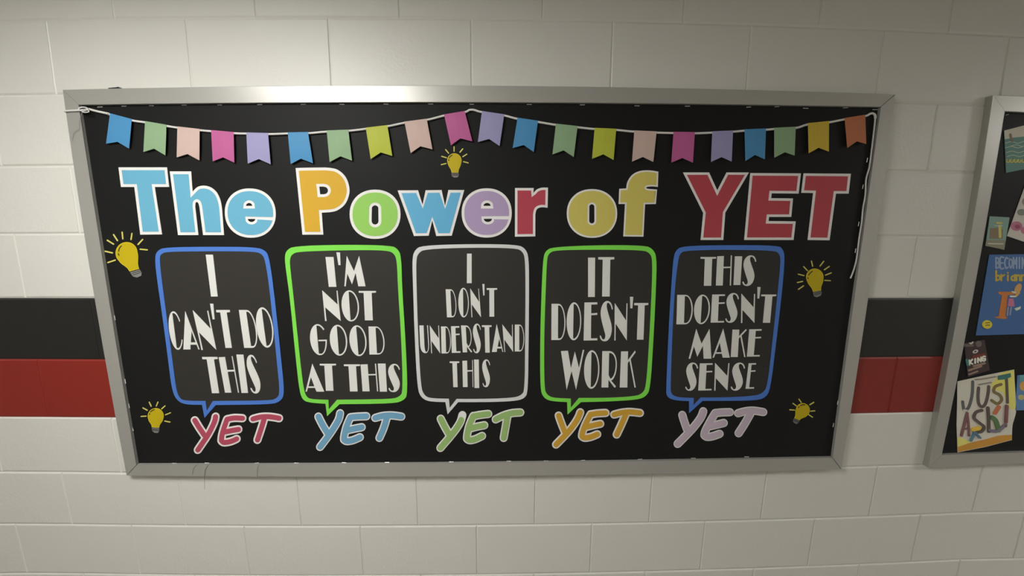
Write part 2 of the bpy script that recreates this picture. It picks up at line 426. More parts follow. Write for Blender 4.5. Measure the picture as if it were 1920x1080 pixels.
for c, (ox, oy), q in FL:
    q = cr(q, ox, oy, 4.0)
    (tl, tr, br, nt, bl) = q
    # the paper is folded over the string; its free end stands a little off the board
    rows = []
    K = 5
    for k in range(K+1):
        t = k/K
        L = (tl[0]+(bl[0]-tl[0])*t, tl[1]+(bl[1]-tl[1])*t)
        M0 = ((tl[0]+tr[0])/2, (tl[1]+tr[1])/2); M = (M0[0]+(nt[0]-M0[0])*t, M0[1]+(nt[1]-M0[1])*t)
        R = (tr[0]+(br[0]-tr[0])*t, tr[1]+(br[1]-tr[1])*t)
        y = YS-0.0033-0.004*math.sin(t*math.pi*0.8)*0.6+0.002*t
        rows.append([P(*L, y+0.0006), P(*M, y-0.0004), P(*R, y+0.0006)])
    V, F = [], []
    for r_ in rows: V += r_
    n = len(V); V += [Vector((p.x, p.y+0.0005, p.z)) for p in V]
    for k in range(K):
        for j in range(2):
            a = k*3+j; F.append((a, a+3, a+4, a+1)); F.append((n+a, n+a+1, n+a+4, n+a+3))
    rim = [0, 1, 2]+[k*3+2 for k in range(1, K+1)]+[K*3+1, K*3]+[k*3 for k in range(K-1, 0, -1)]
    for i in range(len(rim)):
        a, b = rim[i], rim[(i+1) % len(rim)]; F.append((a, b, n+b, n+a))
    # folded band over the string
    top = rows[0]
    s = len(V)
    for p in (top[0], top[1], top[2]): V += [p, Vector((p.x, YS+0.0035, p.z+0.0004))]
    F += [(s, s+2, s+3, s+1), (s+2, s+4, s+5, s+3)]
    o = mk('flag', V, F, FLAGC[c], bunting); o['label'] = '%s paper flag' % {'green': 'sage green', 'lime': 'lime green', 'peach': 'pale peach'}.get(c, c)

# ------------------------------------------------------------------ the heading THE POWER OF YET, thirteen card letters
YL = YP1-0.0005
def roundrect(cx, cy, rx, ry, sk=0.0, n=20):
    r = rx; o = []
    for k in range(n):
        a = 2*math.pi*k/n; y = ry-r
        py_ = (y if math.sin(a) >= 0 else -y)+r*math.sin(a)
        o.append((cx+r*math.cos(a)+sk*py_, cy+py_))
    return o
def ell(cx, cy, rx, ry, sk=0.0, n=44, p=2.15):
    o = []
    for k in range(n):
        a = 2*math.pi*k/n; c, s = math.cos(a), math.sin(a)
        x = rx*abs(c)**(2/p)*(1 if c >= 0 else -1); y = ry*abs(s)**(2/p)*(1 if s >= 0 else -1)
        o.append((cx+x+sk*y, cy+y))
    return o
def curve_seg(pts, n=5): return catmull(pts, False, n)
def letter(ch, outer, holes, face, colname, m, label, bw=5.3, shadow=True):
    """white card letter with the coloured face as its part"""
    xs = [p[0] for p in outer]; ys = [p[1] for p in outer]
    r = root('card_letter', P(sum(xs)/len(xs), max(ys), YL), label, 'letter', 'letters of the large heading')
    o = plate('white_border', [(outer, holes)], YL-0.0012, YL, WHITECARD, r); o['label'] = 'white card border'
    if face is None: face = [(offset(outer, bw), [offset(h, -bw) for h in holes])]
    o = plate('coloured_face', face, YL-0.0018, YL-0.0011, m, r); o['label'] = colname+' card face'
T_BLUE = card('title_blue', 114, 186, 212, 208); T_ORANGE = card('title_orange', 222, 174, 48, 203); T_GREEN = card('title_green', 150, 203, 95, 195)
T_BLUE2 = card('title_sky', 96, 168, 202, 188); T_PURPLE = card('title_purple', 158, 138, 168, 175); T_RED = card('title_red', 158, 58, 70, 168)
T_YELLOW = card('title_yellow', 164, 152, 76, 152); T_RED2 = card('title_crimson', 128, 47, 53, 136)
A_, B_, C_, D_ = (180, 290), (640, 290), (1000, 290), (1240, 290)
g = lambda l, o, s=4.0: [(o[0]+p[0]/s, o[1]+p[1]/s) for p in l]
letter('T', g([(168,95),(532,95),(548,242),(440,242),(495,598),(332,600),(287,242),(187,242)], A_), [], None, 'sky blue', T_BLUE, 'sky blue white-edged capital T starting the word The in the heading')
h = [(553,125),(713,125),(724,278)]+curve_seg([(724,278),(760,243),(808,232),(860,245),(905,283),(932,340),(945,405)])[1:]+[(960,603),(803,603),(775,390)]+curve_seg([(775,390),(768,366),(757,355),(746,362),(744,390)])[1:]+[(768,603),(615,603)]
letter('h', g(h, A_), [], None, 'sky blue', T_BLUE, 'sky blue white-edged lower-case letter h in the word The')
def e_letter(o, cx, cy, rx, ry, sk, up, lo, slot, colname, m, label):
    outer = ell(cx, cy, rx, ry, sk, 56)
    def moon_up(x0, x1, y0, y1, g_=0):
        w = (x1-x0)/2; c = (x0+x1)/2
        return [(c-w-g_, y1+g_)]+[(c-(w+g_)*math.cos(a), y1-(y1-y0+g_)*math.sin(a)) for a in [math.pi*k/8 for k in range(1, 8)]]+[(c+w+g_, y1+g_)]
    def moon_lo(x0, x1, y0, y1, g_=0):
        w = (x1-x0)/2; c = (x0+x1)/2
        return [(c+w+g_, y0-g_)]+[(c+(w+g_)*math.cos(a), y0+(y1-y0+g_)*math.sin(a)) for a in [math.pi*k/8 for k in range(1, 8)]]+[(c-w-g_, y0-g_)]
    hu, hl = moon_up(*up), moon_lo(*lo)
    inn = offset(ell(cx, cy, rx, ry, sk, 56), 20)
    ys0, ys1 = slot      # slot edges at the rim (y of top edge, y of bottom edge)
    # walk the inner ellipse from just below the slot round the bottom, left and top to just above the slot
    pts = [p for p in inn]
    right = max(pts, key=lambda p: p[0])
    idx = pts.index(right); pts = pts[idx:]+pts[:idx]
    below = [p for p in pts if not (p[0] > cx and ys0 < p[1] < ys1)]
    # order clockwise starting at slot bottom
    start = min(range(len(below)), key=lambda i: (0 if below[i][0] > cx and below[i][1] >= ys1 else 1, below[i][1]))
    below = below[start:]+below[:start]
    xr_t = max(p[0] for p in pts)-3
    lg = moon_lo(*lo, g_=19)
    # slot lower edge runs in to the lower half moon, round it, and back out along the slot's upper edge
    face = [(xr_t, ys1)]+below+[(xr_t, ys0)]+[(lo[0]-19, lo[2]-19)]+lg[::-1][1:-1]
    face.append((lo[1]+14, lo[2]+3))
    letter('e', g(outer, o), [g(hu, o), g(hl, o)], [(g(face, o), [g(moon_up(*up, g_=20), o)])], colname, m, label)
e_letter(A_, 1157, 438, 191, 185, 0.03, (1123,1172,362,384), (1137,1195,482,505), (468,493), 'sky blue', T_BLUE, 'sky blue white-edged lower-case letter e ending the word The')
Pl = [(1497,100)]+curve_seg([(1497,100),(1620,97),(1720,96)])[1:]+curve_seg([(1720,96),(1800,108),(1858,150),(1892,212),(1900,290),(1868,370),(1808,418),(1750,432)])[1:]+[(1693,435),(1705,600),(1548,600)]
Ph = [(1674,240)]+curve_seg([(1700,239),(1728,246),(1740,268),(1730,290),(1708,297)])+[(1681,297)]
letter('P', g(Pl, A_), [g(Ph, A_)], None, 'golden orange', T_ORANGE, 'golden orange white-edged capital P of the heading')
letter('o', g(ell(253,447,191,185), B_), [g(roundrect(253,452,26,72), B_)], None, 'light green', T_GREEN, 'light green white-edged letter o in the word Power')
letter('w', g([(422,268),(575,267),(609,376),(632,267),(752,265),(778,384),(803,265),(922,265),(828,608),(712,610),(682,492),(655,608),(545,610)], B_), [], None, 'blue', T_BLUE2, 'blue white-edged letter w in the word Power', bw=5.0)
e_letter(B_, 1090, 437, 188, 185, 0.0, (1066,1120,362,384), (1068,1130,481,505), (460,486), 'dusty purple', T_PURPLE, 'dusty purple white-edged letter e in the word Power')
rl = [(1303,250),(1443,250),(1440,288)]+curve_seg([(1440,288),(1465,262),(1500,248),(1550,247)])[1:]+[(1547,398)]+curve_seg([(1547,398),(1500,395),(1466,410),(1455,450)])[1:]+[(1455,613),(1302,615)]
letter('r', g(rl, B_), [], None, 'red', T_RED, 'red white-edged lower-case letter r ending the word Power', bw=4.6)
letter('o', g(ell(440,441,189,183), C_), [g(roundrect(439,444,20,72), C_)], None, 'mustard yellow', T_YELLOW, 'mustard yellow white-edged letter o in the word of', bw=3.4)
fl = [(640,370),(645,256),(697,253)]+curve_seg([(697,253),(706,205),(738,155),(790,125),(860,117),(938,127)])[1:]+[(934,242)]+curve_seg([(934,242),(895,238),(858,241),(846,248),(862,256),(928,261)])[1:]+[(919,370),(838,372),(826,615),(675,613),(688,370)]
letter('f', g(fl, C_), [], None, 'mustard yellow', T_YELLOW, 'mustard yellow white-edged letter f in the word of', bw=3.0)
letter('Y', g([(163,133),(358,133),(420,268),(490,133),(658,133),(480,435),(465,640),(295,640),(315,437)], D_), [], None, 'crimson', T_RED2, 'large crimson capital Y starting YET in the heading', bw=4.6)
letter('E', g([(668,138),(1047,140),(1030,292),(828,290),(824,326),(988,328),(975,467),(808,467),(804,498),(1008,500),(992,640),(622,640)], D_), [], None, 'crimson', T_RED2, 'large crimson capital E in YET of the heading', bw=4.8)
letter('T', g([(1068,140),(1422,143),(1405,292),(1310,292),(1262,642),(1098,640),(1140,288),(1050,286)], D_), [], None, 'crimson', T_RED2, 'large crimson capital T ending YET in the heading', bw=4.8)

# ------------------------------------------------------------------ Art Deco letters
def bez(p0, p1, p2, p3, n=8):
    return [tuple((1-t)**3*a+3*(1-t)**2*t*b+3*(1-t)*t*t*c+t**3*d for a, b, c, d in zip(p0, p1, p2, p3)) for t in [k/n for k in range(n+1)]]
def arc(cx, cy, rx, ry, a0, a1, n=14):
    return [(cx+rx*math.cos(math.radians(a0+(a1-a0)*k/n)), cy+ry*math.sin(math.radians(a0+(a1-a0)*k/n))) for k in range(n+1)]
def glyph(ch, stem=None):
    if ch == 'I': return [([(0,0),(1,0),(1,1),(0,1)], [])]
    if ch == "'": return [([(0,0),(1,0.01),(0.95,1),(0.12,1)], [])]
    if ch == 'T':
        a, b = stem or (0.28, 0.75)
        return [([(0,0),(1,0),(1,.055),(b,.065),(b,1),(a,1),(a,.065),(0,.06)], [])]
    if ch == 'H': return [([(0,0.01),(.45,0),(.45,.365),(.93,.36),(.93,-.02),(1,-.02),(1,1),(.93,1),(.93,.405),(.45,.415),(.45,1),(0,1)], [])]
    if ch == 'D':
        out = [(0,0)]+bez((.52,0),(.82,0),(1,.28),(1,.52))+bez((1,.52),(1,.8),(.82,1),(.55,1))[1:]+[(0,1)]
        hole = [(.47,.045)]+bez((.56,.045),(.78,.06),(.925,.3),(.925,.52))+bez((.925,.52),(.925,.78),(.76,.955),(.6,.955))[1:]+[(.47,.955)]
        return [(out, [hole])]
    if ch == 'O':
        out = arc(.5,.5,.5,.5,0,360,36)[:-1]
        i = arc(.5,.5,.425,.455,-97,97,18)
        return [(out, [[(.46,.045)]+i[1:-1]+[(.46,.955)]])]
    if ch in 'CG':
        x1 = 1.0
        o1 = arc(.52,.5,.52,.5,-40,-270,24) if ch == 'C' else arc(.52,.5,.52,.5,-42,-270,24)   # top right over the top, down the left, to the bottom
        if ch == 'C':
            o1 = arc(.52,.5,.5,.5,-30,-330+0,30)
            i1 = arc(.52,.5,.43,.455,-330+0,-258,8); i2 = arc(.52,.5,.43,.455,-102,-30,8)
            return [(o1+i1+[(.43,.95),(.43,.05)]+i2, [])]
        i2 = arc(.52,.5,.43,.455,-102,-42,8)
        out = o1+bez((.52,1),(.80,1),(.97,.8),(1,.5))[1:]+[(.50,.505),(.50,.55),(.92,.545)]+bez((.92,.545),(.88,.8),(.75,.955),(.56,.957))+[(.45,.95),(.45,.05)]+i2
        return [(out, [])]
    if ch == 'U':
        return [([(0,0),(.48,0),(.49,.72)]+bez((.49,.72),(.5,.86),(.55,.95),(.66,.96))+bez((.66,.96),(.84,.94),(.91,.8),(.9,.62))+[(.88,0),(.97,0)]+bez((.98,.6),(1.0,.85),(.85,1),(.58,1))+bez((.58,1),(.3,1),(.06,.92),(.03,.68)), [])]
    if ch == 'S':
        pts = [(1,.19),(.93,.10),(.78,.025),(.53,0),(.27,.045),(.10,.15),(.04,.29),(.10,.43),(.22,.58),(.36,.73),(.46,.85),(.43,.93),(.33,.955),(.22,.93),(.13,.865),(.05,.86),(.08,.92),(.18,.97),(.37,1),(.62,.98),(.84,.88),(.94,.72),(.90,.58),(.78,.44),(.64,.30),(.52,.16),(.52,.07),(.62,.045),(.74,.07),(.86,.13),(.93,.21)]
        return [(catmull(pts, True, 3), [])]
    if ch == 'N': return [([(0,0),(.91,.47),(.92,.01),(.985,.01),(1,1),(.11,.55),(.13,1),(.045,1)], [])]
    if ch == 'M': return [([(.236,0),(.515,.5),(.82,0),(1,1),(.66,1),(.585,.56),(.37,.93),(.19,.58),(.065,1),(0,1)], [])]
    if ch == 'A': return [([(.47,0),(1,1),(.59,1),(.52,.865),(.145,.865),(.075,1),(0,1)], [[(.345,.48),(.495,.815),(.175,.815)]])]
    if ch == 'a': return [([(.42,0),(1,1),(.93,1),(.86,.875),(.47,.875),(.43,1),(0,1)], [[(.655,.52),(.82,.815),(.515,.815)]])]
    if ch == 'E':
        s_ = stem or .53
        return [([(0,0),(1,-.005),(1,.05),(s_,.055),(s_,.285),(1,.275),(1,.325),(s_,.335),(s_,.945),(1,.94),(1,.995),(0,1)], [])]
    if ch == 'R':
        out = [(0,0)]+bez((.5,0),(.85,.0),(1,.2),(1,.38))+bez((1,.38),(1,.6),(.85,.78),(.64,.81))[1:]+[(.97,.965),(.93,1),(.86,1),(.46,.79),(.46,1),(0,1)]
        hole = [(.46,.05)]+bez((.56,.05),(.82,.08),(.925,.22),(.925,.38))+bez((.925,.38),(.925,.58),(.8,.73),(.6,.765))[1:]+[(.46,.66)]
        return [(out, [hole])]
    if ch == 'K': return [([(0,0),(.47,0),(.47,.25),(.94,-.02),(1,.02),(.66,.215),(1,1),(.92,1),(.58,.255),(.47,.32),(.47,1),(0,1)], [])]
    if ch == 'W': return [([(0,.03),(.30,.02),(.43,.46),(.60,.04),(.775,.45),(.94,0),(1,0),(.65,1),(.455,.53),(.245,1)], [])]
def place(gl, box_, o, s=8.0):
    tl, tr, bl, br, yt, yb = box_
    f = lambda p: (o[0]+((tl+(tr-tl)*p[0])*(1-p[1])+(bl+(br-bl)*p[0])*p[1])/s, o[1]+(yt+(yb-yt)*p[1])/s)
    return [([f(p) for p in a], [[f(p) for p in h_] for h_ in hs]) for a, hs in gl]

K = 2.573
def S(l, ox, oy, sharp=()): return [(ox+x/K, oy+y/K, 1 if i in sharp else 0) for i, (x, y) in enumerate(l)]
C_BLUE = card('bubble_blue', 80, 126, 206, 200); C_GREEN = card('bubble_green', 130, 224, 80, 196); C_WHITE = card('bubble_white', 196, 196, 192, 176)
BUB = [
 dict(lab='blue-edged black speech bubble reading I CAN\'T DO THIS', o=(280,440), m=C_BLUE, cn='blue',
  out=[(25,110),(40,75),(78,61),(300,58),(515,60),(562,78),(578,112),(600,260),(640,640),(652,770),(632,805),(585,819),(320,822),(266,884),(254,821),(170,820),(130,797),(108,745),(90,600),(60,370),(40,240)], os=(12,13,14),
  inn=[(48,112),(58,92),(88,82),(300,80),(512,81),(545,95),(559,125),(580,260),(618,640),(630,765),(614,790),(580,801),(306,803),(277,850),(270,803),(165,802),(142,785),(128,740),(110,600),(80,370),(62,240)], is_=(12,13,14),
  L=[('I',(300,470),(685,793,765,865,60,688)),('C',(300,560),(95,290,170,365,190,768)),('a',(300,560),(275,517,350,592,190,762)),('N',(300,560),(490,724,612,845,175,770)),("'",(300,560),(750,798,785,820,75,310)),
     ('T',(300,560),(840,1045,925,1128,170,738)),('D',(300,560),(1182,1408,1262,1488,170,738)),('O',(300,560),(1405,1655,1485,1735,130,735)),
     ('T',(300,640),(630,860,715,945,235,778)),('H',(300,640),(878,1090,975,1184,235,770)),('I',(300,640),(1145,1250,1222,1320,200,775)),('S',(300,640),(1272,1430,1360,1545,203,783))]),
 dict(lab='green-edged black speech bubble reading I\'M NOT GOOD AT THIS', o=(520,440), m=C_GREEN, cn='bright green',
  out=[(35,105),(45,75),(80,55),(320,48),(550,52),(582,70),(598,105),(602,260),(618,500),(630,770),(610,800),(560,815),(300,818),(240,876),(232,816),(150,810),(120,795),(105,745),(85,560),(60,300),(40,160)], os=(12,13,14),
  inn=[(60,120),(70,95),(100,82),(320,75),(530,75),(565,92),(577,130),(582,260),(598,500),(606,755),(590,782),(550,794),(287,797),(248,843),(246,797),(160,795),(138,780),(125,735),(105,560),(78,300),(62,160)], is_=(12,13,14),
  L=[('I',(540,465),(562,682,612,725,135,583)),("'",(540,465),(725,780,752,790,65,257)),('M',(540,465),(805,1123,845,1163,118,575)),
     ('N',(540,535),(512,745,545,790,75,535)),('O',(540,535),(787,1047,820,1080,75,542)),('T',(540,535),(1060,1318,1083,1335,85,525)),
     ('G',(540,535),(310,560,352,602,583,1048)),('O',(540,535),(610,868,645,905,593,1055)),('O',(540,535),(903,1158,940,1195,600,1062)),('D',(540,535),(1207,1430,1222,1462,618,1038)),
     ('A',(540,640),(232,513,262,543,335,755)),('T',(540,640),(475,718,500,742,338,742)),('T',(540,640),(838,1078,862,1104,347,752)),('H',(540,640),(1088,1320,1118,1352,345,750)),('I',(540,640),(1347,1462,1378,1485,335,755)),('S',(540,640),(1492,1672,1500,1695,338,762))]),
 dict(lab='white-edged black speech bubble reading I DON\'T UNDERSTAND THIS', o=(760,440), m=C_WHITE, cn='white',
  out=[(33,115),(45,75),(78,52),(320,45),(542,48),(580,68),(596,110),(597,260),(595,500),(592,760),(575,790),(530,803),(400,808),(255,808),(204,867),(193,808),(110,805),(75,785),(58,740),(45,500),(37,250)], os=(13,14,15),
  inn=[(52,120),(62,90),(92,70),(320,62),(532,65),(565,80),(578,115),(580,260),(578,500),(576,750),(560,775),(525,787),(400,793),(247,793),(214,836),(210,792),(115,790),(90,773),(75,735),(62,500),(54,250)], is_=(13,14,15),
  L=[('I',(770,465),(845,915,843,915,85,528)),('D',(770,465),(525,672,545,695,620,1040)),('O',(770,465),(713,868,717,876,597,1042)),('N',(770,465),(893,1024,905,1056,605,1040)),("'",(770,465),(1075,1107,1085,1108,540,712)),('T',(770,465),(1140,1297,1142,1299,602,1030)),
     ('U',(770,590),(130,262,140,285,162,578)),('N',(770,590),(285,425,302,442,160,580)),('D',(770,590),(455,595,463,610,178,582)),('E',(770,590),(605,728,617,747,175,573)),('R',(770,590),(755,905,782,925,163,565)),('S',(770,590),(925,1048,935,1062,135,578)),
     ('T',(770,590),(1068,1213,1078,1223,160,570)),('a',(770,590),(1225,1380,1218,1388,140,560)),('N',(770,590),(1375,1532,1400,1537,145,560)),('D',(770,590),(1562,1703,1562,1703,150,552)),
     ('T',(770,590),(585,728,600,740,702,1088)),('H',(770,590),(775,933,784,940,690,1086)),('I',(770,590),(950,1022,958,1028,675,1100)),('S',(770,590),(1065,1188,1075,1200,672,1088))]),
 dict(lab='green-edged black speech bubble reading IT DOESN\'T WORK', o=(1000,440), m=C_GREEN, cn='bright green',
  out=[(48,110),(60,78),(92,60),(320,50),(540,52),(575,68),(596,105),(592,260),(580,500),(565,740),(545,780),(500,797),(360,805),(230,808),(165,868),(163,808),(80,803),(48,785),(33,745),(33,500),(40,260)], os=(13,14,15),
  inn=[(66,115),(76,90),(105,75),(320,72),(530,75),(560,88),(575,115),(572,260),(560,500),(545,735),(525,768),(490,780),(360,788),(220,788),(181,835),(181,791),(95,788),(65,772),(53,740),(52,500),(60,260)], is_=(13,14,15),
  L=[('I',(1010,465),(742,847,742,842,145,735)),('T',(1010,465),(895,1135,885,1125,137,728)),
     ('D',(1010,555),(193,402,190,402,118,660)),('O',(1010,555),(425,642,415,636,95,665)),('E',(1010,555),(688,880,675,880,98,668)),('S',(1010,555),(930,1112,905,1108,75,680)),('N',(1010,555),(1142,1335,1128,1322,105,668)),("'",(1010,555),(1370,1420,1372,1408,12,185)),('T',(1010,555),(1435,1645,1415,1625,105,655)),
     ('W',(1010,640),(335,683,335,683,130,727)),('O',(1010,640),(688,915,675,905,135,712)),('R',(1010,640),(955,1178,943,1165,148,692)),('K',(1010,640),(1237,1457,1217,1457,152,692))]),
 dict(lab='blue-edged black speech bubble reading THIS DOESN\'T MAKE SENSE', o=(1230,440), m=C_BLUE, cn='blue',
  out=[(85,110),(97,75),(130,55),(340,50),(590,52),(612,70),(622,105),(610,260),(580,520),(552,745),(530,785),(485,800),(340,802),(225,802),(160,861),(160,803),(90,800),(50,782),(50,735),(62,450),(75,240)], os=(13,14,15),
  inn=[(108,115),(118,90),(140,77),(340,72),(575,77),(595,92),(603,120),(590,260),(562,520),(538,735),(515,765),(480,778),(340,786),(216,786),(181,824),(182,788),(100,785),(73,768),(70,735),(80,450),(92,240)], is_=(13,14,15),
  L=[('T',(1240,465),(590,822,575,807,135,567)),('H',(1240,465),(840,1060,820,1045,120,563)),('I',(1240,465),(1105,1213,1085,1185,125,555)),('S',(1240,465),(1235,1430,1205,1398,110,570)),
     ('D',(1240,540),(240,480,228,465,103,545)),('O',(1240,540),(505,742,480,715,100,543)),('E',(1240,540),(765,955,742,940,98,520)),('S',(1240,540),(980,1168,950,1145,75,522)),('N',(1240,540),(1203,1410,1188,1397,85,525)),("'",(1240,540),(1443,1490,1440,1470,-15,158)),('T',(1240,540),(1502,1725,1462,1688,98,522)),
     ('M',(1240,540),(445,785,412,752,615,1060)),('A',(1240,540),(810,1065,770,1027,612,1045)),('K',(1240,540),(1070,1282,1043,1262,625,1035)),('E',(1240,540),(1322,1505,1285,1475,620,1030)),
     ('S',(1240,640),(375,555,350,530,320,742)),('E',(1240,640),(580,770,555,752,332,738)),('N',(1240,640),(808,1025,785,992,325,740)),('S',(1240,640),(1070,1262,1030,1222,320,740)),('E',(1240,640),(1312,1422,1265,1390,330,712))]),
]
YB = YP1-0.0004
for b in BUB:
    out = chaikin(S(b['out'], *b['o'], b['os']), 2); inn = chaikin(S(b['inn'], *b['o'], b['is_']), 2)
    xs = [p[0] for p in out]
    r = root('speech_bubble', P(sum(xs)/len(xs), 755, YB), b['lab'], 'speech bubble', 'speech bubbles across the board')
    o = plate('panel', [(offset(out, 2.0), [])], YB-0.0005, YB, PANEL, r); o['label'] = 'charcoal card panel'
    o = plate('outline', [(out, [inn])], YB-0.0016, YB-0.0001, b['m'], r); o['label'] = b['cn']+' card outline'
    for ch, og, bx_ in b['L']:
        st = None
        if ch == 'E' and og == (1240, 640) and bx_[0] == 1312: st = .4
        if ch == 'T' and og == (770, 465): st = (.255, .71)
        o = plate('letter', place(glyph(ch, st), bx_, og), YB-0.0016, YB-0.0004, LETTERWHITE, r)
        o['label'] = 'white apostrophe' if ch == "'" else 'white letter '+ch.upper()

# ------------------------------------------------------------------ slanted YET words
YETS = [
 ('pink', (340,740), card('yet_pink', 178, 74, 94, 190), 'leftmost bubble', 4.6, {
  'Y': [[(200,385),(270,500),(345,610)],[(512,330),(490,420),(400,600),(245,830)]],
  'E': [[(685,368),(645,480),(610,600),(600,690)],[(600,690),(640,718),(740,702),(828,665)],[(685,370),(790,350),(915,355)],[(635,565),(750,540),(855,522)]],
  'T': [[(1072,365),(1180,337),(1290,330),(1400,342),(1465,355)],[(1245,350),(1200,500),(1140,680)]]}),
 ('light blue', (570,740), card('yet_blue', 112, 160, 187, 188), 'second bubble from the left', 5.4, {
  'Y': [[(215,330),(275,450),(350,575)],[(540,280),(515,380),(400,570),(240,785)]],
  'E': [[(695,340),(640,470),(605,610),(600,675)],[(600,675),(640,698),(730,685),(838,640)],[(695,340),(800,330),(935,325)],[(650,535),(760,510),(865,490)]],
  'T': [[(1068,350),(1180,320),(1310,312),(1460,330)],[(1245,335),(1195,500),(1130,650)]]}),
 ('sage green', (800,740), card('yet_green', 142, 172, 104, 180), 'middle bubble', 5.4, {
  'Y': [[(210,362),(270,480),(335,595)],[(535,308),(500,420),(400,570),(205,800)]],
  'E': [[(700,320),(640,460),(608,600),(605,662)],[(605,662),(645,684),(730,668),(832,620)],[(700,325),(800,305),(925,290)],[(660,505),(760,480),(865,460)]],
  'T': [[(1035,372),(1150,315),(1280,278),(1405,268)],[(1215,305),(1190,450),(1155,650)]]}),
 ('golden orange', (1020,740), card('yet_orange', 176, 136, 46, 162), 'fourth bubble from the left', 4.9, {
  'Y': [[(220,315),(260,430),(310,555)],[(545,265),(500,370),(380,540),(180,750)]],
  'E': [[(700,295),(630,430),(580,560),(570,625)],[(570,625),(610,648),(700,635),(800,595)],[(700,298),(800,282),(925,275)],[(640,485),(740,460),(845,438)]],
  'T': [[(1052,300),(1160,272),(1290,260),(1440,275)],[(1230,290),(1170,430),(1090,600)]]}),
 ('lavender', (1250,740), card('yet_lavender', 152, 138, 148, 148), 'rightmost bubble', 5.6, {
  'Y': [[(235,305),(270,420),(312,535)],[(550,250),(510,350),(380,520),(165,740)]],
  'E': [[(728,278),(640,430),(580,550),(567,610)],[(567,610),(605,634),(690,625),(795,588)],[(728,278),(820,268),(950,263)],[(650,475),(760,450),(858,425)]],
  'T': [[(1072,280),(1180,250),(1300,240),(1450,262)],[(1258,285),(1170,440),(1080,580)]]}),
]
for cn, og, m, where, fr, D in YETS:
    for ch in 'YET':
        st = [g(s_, og, 8.0) for s_ in D[ch]]
        allp = [p for s_ in st for p in s_]
        r = root('script_letter', P(sum(p[0] for p in allp)/len(allp), max(p[1] for p in allp), YL),
                 '%s slanted handwritten letter %s with white edge below the %s' % (cn, ch, where), 'letter', 'letters of the slanted YET words')
        o = plate('white_border', sum((capsules(s_, 7.6) for s_ in st), []), YL-0.0012, YL, WHITECARD if cn != 'lavender' else LETTERWHITE, r, step=0.00001); o['label'] = 'white card border'
        if cn == 'sage green' and ch == 'Y': st[1] = [(og[0]+518/8, og[1]+378/8)]+st[1][1:]
        o = plate('coloured_face', sum((capsules(s_, fr) for s_ in st), []), YL-0.0022, YL-0.0011, m, r, step=0.00001); o['label'] = cn+' card face'

# ------------------------------------------------------------------ paper light bulbs
RAYM = card('bulb_ray', 225, 215, 110, 200); RIM = card('bulb_rim', 220, 200, 40, 195); GLASS = card('bulb_yellow', 204, 180, 20, 203)
BASE = card('bulb_base_grey', 135, 132, 128, 200); INK = mat('black_ink', (0.012, 0.010, 0.008), 0.6)
BULBS = [
 ((190,420),9.0,(425,490),185,(475,802),(637,757),(545,905),(695,850),[((350,140),(362,250)),((515,160),(500,260)),((205,180),(270,280)),((100,275),(205,340)),((65,460),(185,488)),((110,650),(232,610)),((695,262),(618,345)),((655,425),(772,437))],
  [((340,370),(305,410),(292,462)),((285,500),(298,528))], 'largest yellow paper light bulb, tilted left, beside the first blue speech bubble'),
 ((800,265),13.5,(700,485),182,(628,790),(805,790),(640,905),(815,895),[((693,140),(693,250)),((912,190),(842,275)),((1015,325),(915,388)),((935,515),(1050,545)),((480,210),(555,300)),((380,378),(498,415)),((370,590),(490,560))],
  [((645,350),(600,380),(572,420)),((556,465),(560,485))], 'upright yellow paper light bulb above the word Power'),
 ((1480,480),12.0,(575,478),195,(535,808),(715,772),(560,930),(735,872),[((500,115),(525,230)),((775,120),(695,225)),((900,235),(790,310)),((945,380),(815,430)),((925,555),(800,548)),((325,240),(410,330)),((205,410),(330,442)),((185,597),(300,572)),((208,750),(320,672))],
  [((520,345),(470,385),(435,430)),((415,490),(425,508))], 'dim yellow paper light bulb near the right edge, level with the speech bubble tops'),
 ((250,740),13.5,(565,545),203,(465,822),(655,835),(485,945),(650,958),[((400,190),(450,295)),((620,190),(580,290)),((800,285),(715,360)),((935,460),(815,510)),((925,695),(795,670)),((240,335),(350,395)),((195,552),(320,545))],
  [((530,380),(480,400),(435,435)),((412,480),(408,500))], 'small yellow paper light bulb in the lower left corner of the board'),
 ((1460,735),14.4,(655,490),187,(425,705),(570,762),(380,800),(515,865),[((550,195),(610,280)),((950,280),(845,345)),((975,510),(865,520)),((915,680),(815,615)),((390,310),(480,375)),((305,482),(430,490))],
  [((710,345),(650,345),(590,370)),((550,400),(540,420))], 'small yellow paper light bulb tilted right, in the lower right corner of the board'),
]
